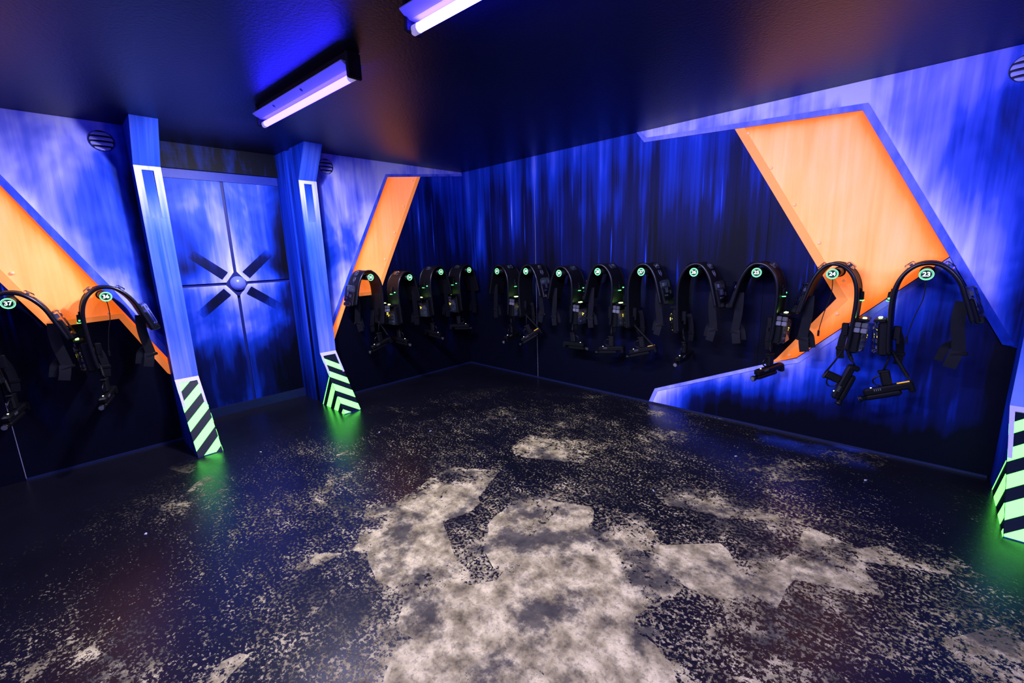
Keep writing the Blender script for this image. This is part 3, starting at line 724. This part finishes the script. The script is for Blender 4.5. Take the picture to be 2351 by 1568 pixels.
    R['pk_ledge'] = MB().cbox(q(0.040, 0, 0.112), (0.066, 0.150, 0.020), 0.005, A).mesh('top_ledge', M['plastic_black'])
    R['pk_led'] = MB().cbox(q(0.044, -0.036, 0.1235), (0.020, 0.050, 0.006), 0.0018, A).mesh('light_bar', M['led_green'])
    R['pk_cover'] = MB().cbox(q(0.060, 0.0, -0.025), (0.034, 0.150, 0.170), 0.010, A).mesh('clear_cover', M['clear_plastic'])
    pads = []
    for zz in (0.085, 0.048):
        for yy in (-0.050, -0.012):
            pm = M['pad_grey' if zz > 0.06 else 'chip_grey']
            if s > 0: pads.append(MB().cbox(q(0.020 + (yy + 0.05), -0.098, zz - 0.004), (0.034, 0.020, 0.033), 0.004, A).mesh('pad', pm))
            else: pads.append(MB().cbox(q(0.046 + (0.030 if zz < 0.06 else 0.020), yy, zz), (0.010, 0.034, 0.032), 0.003, A).mesh('pad', pm))
    R['pads'] = pads
    R['pk_board'] = MB().box(q(0.0505, 0, -0.03), (0.004, 0.13, 0.15), A).mesh('circuit_board', M['circuit_board'])
    pk_chips = []
    for (yy, zz, a_, b2) in ((0.04, 0.02, 0.03, 0.02), (-0.035, -0.03, 0.03, 0.014), (0.03, -0.03, 0.02, 0.02), (-0.03, -0.075, 0.022, 0.016), (0.03, -0.07, 0.03, 0.02)):
        pk_chips.append(MB().box(q(0.054, yy, zz), (0.012, a_, b2), A).mesh('chip', M['chip_grey']))
    R['pk_chip'] = pk_chips
    R['pk_y'] = [MB().dome(q(0.072, yy, zz), 0.006, A.col[0], 1.0, 8, 3).mesh('yellow_light', M['led_yellow']) for yy, zz in ((-0.030, 0.010), (-0.024, -0.008), (-0.008, 0.004))]
    sx = s
    R['clip'] = MB().cbox((P[idx(-0.37, True)].x - sx * 0.028, -0.24, -0.385), (0.040, 0.030, 0.090), 0.006).box((P[idx(-0.37, True)].x - sx * 0.038, -0.24, -0.435), (0.016, 0.026, 0.04)).mesh('belt_clip', M['plastic_black'])
    # straps: flat webbing hanging inside the legs
    def ribbon(pts, w, name='strap', tw=0.0):
        C = smooth_path(pts, 5); vs = []; m_ = MB(); k = len(C)
        for i, c_ in enumerate(C):
            t = (C[min(i + 1, k - 1)] - C[max(i - 1, 0)]).normalized()
            a = tw * i / (k - 1); wd = Vector((math.cos(a), math.sin(a), 0)); wd = (wd - t * wd.dot(t)).normalized(); nn = t.cross(wd)
            for sa, sb in ((-1, -1), (1, -1), (1, 1), (-1, 1)): vs.append(c_ + wd * (w / 2 * sa) + nn * (0.0022 * sb))
        fs = [(3, 2, 1, 0), tuple(range(4 * k - 4, 4 * k))]
        for i in range(k - 1):
            for j in range(4): fs.append((i * 4 + j, i * 4 + (j + 1) % 4, i * 4 + 4 + (j + 1) % 4, i * 4 + 4 + j))
        return m_.add(vs, fs).mesh(name, M['strap_black'])
    bx = -s * (splay if splay == 1.0 else splay + 0.02)
    R['st1'] = ribbon([(bx * .178, -.225, -.165), (bx * .172, -.235, -.24), (bx * .176, -.235, -.33), (bx * .190, -.232, -.42), (bx * .198, -.232, -.475)], 0.062)
    R['st2'] = ribbon([(bx * .188, -.236, -.470), (bx * .180, -.245, -.52), (bx * .166, -.250, -.575)], 0.062)
    R['st3'] = ribbon([(bx * .175, -.228, -.420), (bx * .140, -.215, -.455), (bx * .125, -.215, -.500), (bx * .115, -.215, -.545)], 0.044)
    R['bu1'] = MB().cbox((bx * .200, -.236, -.490), (0.082, 0.016, 0.022), 0.005, Matrix.Rotation(0.28 * s, 3, 'Y')).mesh('buckle', M['plastic_black'])
    R['st4'] = ribbon([(s * .105, -.12, -.38), (s * .080, -.13, -.46), (s * .072, -.13, -.56), (s * .078, -.125, -.62)], 0.045)
    R['bu2'] = MB().cbox((s * .073, -.13, -.545), (0.058, 0.014, 0.026), 0.004).mesh('buckle', M['plastic_black'])
    # cable root
    R['root'] = Vector((P[0].x, -(W0 + W1) / 2 - 0.03, P[0].y))
    return R
def coil_points(a, b, turns, r):
    a, b = Vector(a), Vector(b); ax = (b - a).normalized(); u = ax.orthogonal().normalized(); w = ax.cross(u); out = []
    n = turns * 8
    for i in range(n + 1):
        t = i / n; g = 2 * PI * turns * t; out.append(a + (b - a) * t + (u * math.cos(g) + w * math.sin(g)) * r)
    return out
# phaser: along -x (muzzle) with the grip up; origin at the body's middle
PM = dict(
    body=MB().cbox((0.0, 0, 0.012), (0.27, 0.052, 0.046), 0.010).cbox((-0.035, 0, -0.026), (0.20, 0.046, 0.034), 0.010).cbox((0.118, 0, -0.006), (0.034, 0.056, 0.062), 0.008).mesh('phaser', M['plastic_black']),
    barrel=MB().tube([(-0.12, 0, -0.026), (-0.150, 0, -0.026), (-0.152, 0, -0.026), (-0.170, 0, -0.026)], [0.017, 0.017, 0.021, 0.021], 16).mesh('barrel', M['plastic_black']),
    ring=MB().tube([(-0.1695, 0, -0.026), (-0.172, 0, -0.026)], 0.016, 16).mesh('muzzle_ring', M['marking_grey']),
    grip=MB().cbox((0.010, 0, 0.082), (0.058, 0.036, 0.100), 0.010, Matrix.Rotation(0.12, 3, 'Y')).cbox((0.012, 0, 0.132), (0.064, 0.040, 0.016), 0.005, Matrix.Rotation(0.12, 3, 'Y')).mesh('grip', M['rubber_black']),
    stripe=MB().box((0.088, -0.0005, 0.0353), (0.066, 0.026, 0.0015)).mesh('yellow_stripe', M['stripe_yellow']),
    led=MB().dome((-0.085, 0, 0.035), 0.0055, (0, 0, 1), 0.8, 8, 3).mesh('status_light', M['led_pale']),
    slots=MB().box((-0.060, -0.0262, 0.022), (0.004, 0.001, 0.016)).box((-0.071, -0.0262, 0.022), (0.004, 0.001, 0.016)).box((-0.049, -0.0262, 0.022), (0.004, 0.001, 0.016)).box((-0.038, -0.0262, 0.022), (0.004, 0.001, 0.016)).mesh('vent_slots', M['marking_grey']),
    guard=MB().tube(smooth_path([(-0.02, 0, 0.036), (-0.055, 0, 0.055), (-0.060, 0, 0.085), (-0.035, 0, 0.105), (-0.012, 0, 0.105)], 4), 0.005, 6).mesh('trigger_guard', M['plastic_black']))
VM = {(-1, 1.0): vest_meshes(-1), (1, 1.0): vest_meshes(1), (-1, 0.60): vest_meshes(-1, 0.60), (-1, 0.74): vest_meshes(-1, 0.74), (1, 0.74): vest_meshes(1, 0.74)}
def vest(num, loc, rz, s, gun, label, extra=(), lit=True):
    """gun = (position, yaw about z, tilt), position in the vest's own axes"""
    V = VM[(s, 1.0 if num in (23, 36, 37) else 0.60 if num == 34 else 0.74)]
    root = empty('laser_vest', loc, rz, label=label, category='vest', group='vests hung on the numbered hooks')
    A = lambda n, k, p=root: link_mesh(n, V[k], p)
    A('vest_shell', 'shell'); A('edge_piping', 'pipe1'); A('edge_piping', 'pipe2')
    for k in ('sh1', 'sh2'):
        c = A('shoulder_sensor', k + '_cover'); A('circuit_board', k + '_board', c); A('chip', k + '_chip', c)
    bk = A('back_sensor', 'bk_base'); A('clear_cover', 'bk_cover', bk); A('circuit_board', 'bk_board', bk)
    for m_ in V['bk_chip']: link_mesh('chip', m_, bk)
    bg = A('badge', 'badge'); A('badge_mark', 'badge2', bg)
    md = A('sensor_module', 'md')
    if lit: A('indicator', 'md_led', md); A('indicator', 'md_led2', md)
    pk = A('chest_pack', 'pk'); A('top_ledge', 'pk_ledge', pk); A('clear_cover', 'pk_cover', pk); A('circuit_board', 'pk_board', pk)
    for m_ in V['pk_chip']: link_mesh('chip', m_, pk)
    if lit: A('light_bar', 'pk_led', pk)
    for m_ in V['pads']: link_mesh('pad', m_, pk)
    for m_ in V['pk_y']: link_mesh('yellow_light', m_, pk)
    A('belt_clip', 'clip')
    s1 = A('strap', 'st1'); A('buckle', 'bu1', s1); A('strap', 'st2'); A('strap', 'st3'); s4 = A('strap', 'st4'); A('buckle', 'bu2', s4)
    # phaser on its coiled lead
    pos, rot = Vector(gun[0]), gun[1]
    ph = link_mesh('phaser', PM['body'], root); ph.location = pos; ph.rotation_euler = rot
    for k, nme in ((('stripe', 'yellow_stripe'),) if num in (23, 27, 30) else ()) + (('barrel', 'barrel'), ('ring', 'muzzle_ring'), ('grip', 'grip'), ('led', 'status_light'), ('slots', 'vent_slots'), ('guard', 'trigger_guard')):
        link_mesh(nme, PM[k], ph)
    E_ = ph.rotation_euler.to_matrix()
    top = pos + E_ @ Vector((0.014, 0, 0.138)); back = pos + E_ @ Vector((0.132, 0, 0.0))
    r0 = V['root']
    mid = (r0 + top) / 2
    MB().tube([r0 + Vector((0, 0, 0.02)), mid, top], 0.006, 8).build('sling', M['strap_black'], root)
    tgt = back if gun[2] else top
    q0 = r0 + Vector((0.0, -0.01, 0.01)); q1 = q0.lerp(tgt, 0.72) + Vector((0, -0.006, 0))
    cp = coil_points(q0, q1, max(6, int((q1 - q0).length / 0.0085)), 0.0095)
    MB().tube(cp, 0.0042, 5).build('coiled_lead', M['rubber_black'], root)
    MB().tube(smooth_path([q1, q1.lerp(tgt, 0.5) + Vector((0.006, -0.008, 0)), tgt], 4), 0.006, 6).build('lead_end', M['rubber_black'], root)
    return root
D = math.radians
# right wall, x of each peg; height of the peg
GUN_H = lambda s, z=-.760: ((s * -1 * -.100, -.19, z))
RIGHT = {
 23: (4.662, 1.330, -1, ((-.100, -.215, -.785), (0, D(-22), D(8)), True), 'black vest nearest the cut-off pillar, its phaser marked with a yellow stripe'),
 24: (4.194, 1.328, 1, ((.130, -.200, -.775), (0, D(-72), D(20)), True), 'black vest hung over the orange chevron, its phaser hanging muzzle down'),
 25: (3.727, 1.334, 1, ((.110, -.190, -.775), (0, D(-8), D(62)), False), 'black vest with grey pads and phaser over the tip of the lower blue panel'),
 26: (3.258, 1.333, -1, ((-.100, -.190, -.760), (0, D(-6), D(86)), False), 'black vest with shield badge and pale back sensor, fourth from the cut-off pillar'),
 27: (2.788, 1.333, -1, ((-.030, -.190, -.760), (0, D(-16), D(14)), True), 'black vest with shield badge and green lit back sensor, fifth from the cut-off pillar'),
 28: (2.332, 1.331, 1, ((.080, -.190, -.790), (0, D(-6), D(12)), False), 'black vest with green glow above its pack, sixth from the cut-off pillar'),
 29: (1.861, 1.312, 1, ((.090, -.190, -.780), (0, D(2), D(180)), False), 'black vest hung slightly low, seventh from the cut-off pillar'),
 30: (1.398, 1.330, -1, ((-.060, -.190, -.760), (0, D(-28), D(50)), True), 'black vest beside the pale wall joint, eighth from the cut-off pillar'),
 31: (0.942, 1.328, 1, ((.090, -.190, -.790), (0, D(-10), D(90)), False), 'black vest next to the room corner on the wall with the large chevron'),
}
for num, (px, pz, s, gun, lab) in RIGHT.items():
    hook(num, (px, 0, pz), 0.0, num in (23, 24))
    vest(num, (px, 0, pz), 0.0, s, gun, lab)
LEFT = {
 32: (-0.234, 1.335, -1, ((-.100, -.190, -.740), (0, D(-4), D(150)), False), 'black vest closest to the corner on the door wall'),
 33: (-0.690, 1.335, -1, ((-.080, -.190, -.770), (0, D(-8), D(100)), False), 'black vest with bright green light bar, second from the corner on the door wall'),
 34: (-1.142, 1.296, -1, ((-.110, -.190, -.740), (0, D(-4), D(100)), False), 'black vest hung slightly low beside the far orange panel'),
 35: (-1.629, 1.326, 1, ((.130, -.190, -.770), (0, D(-14), D(5)), True), 'black vest with bluish back sensor against the far orange panel by the pillar'),
 36: (-3.739, 1.317, -1, ((-.100, -.190, -.760), (0, D(-8), D(70)), False), 'black vest hung over the near orange panel beside the near pillar'),
 37: (-4.214, 1.316, -1, ((-.100, -.190, -.760), (0, D(-8), D(70)), False), 'black vest cut off by the picture edge next to the near orange panel'),
}
for num, (py, pz, s, gun, lab) in LEFT.items():
    hook(num, (0, py, pz), PI / 2, num == 36)
    vest(num, (0, py, pz), PI / 2, s, gun, lab)

# ------------------------------------------------------------------ litter on the floor
plain('scrap_pale', (0.45, 0.47, 0.55), 0.7, 0.2)
SCRAP = [MB().prism([(0, 0), (0.016, 0.004), (0.020, 0.013), (0.006, 0.016)], lambda p, k: (p[0], p[1], (0.0, 0.003)[k] + 0.1 * p[0])).mesh('paper_scrap', M['scrap_pale']),
         MB().prism([(0, 0), (0.024, 0.002), (0.018, 0.009), (0.004, 0.008)], lambda p, k: (p[0], p[1], (0.0, 0.003)[k] + 0.12 * p[1])).mesh('paper_scrap', M['scrap_pale'])]
for i, (fx, fy, a, lab) in enumerate((
        (1.983, -1.207, 0.4, 'tiny pale scrap on the dark floor in front of the room corner'), (1.60, -1.9, 1.2, 'tiny pale scrap on bare black floor past the worn patch'),
        (1.277, -2.205, 2.0, 'tiny pale scrap on the floor in front of the far pillar foot'), (0.85, -3.05, 0.2, 'tiny pale scrap on the floor beside the near pillar foot'),
        (1.55, -3.86, 2.6, 'tiny pale scrap on black floor below the near orange panel'), (3.78, -0.72, 1.0, 'tiny pale scrap on the floor under the large chevron'),
        (4.52, -0.55, 0.5, 'tiny pale scrap on the floor near the cut-off pillar foot'), (3.55, -1.55, 2.2, 'tiny pale scrap at the rim of the worn concrete'))):
    o = bpy.data.objects.new('paper_scrap', SCRAP[i % 2]); COL.objects.link(o); o.location = (fx, fy, 0.0005); o.rotation_euler = (0, 0, a)
    o['label'] = lab; o['category'] = 'scrap'; o['group'] = 'pale scraps on the floor'
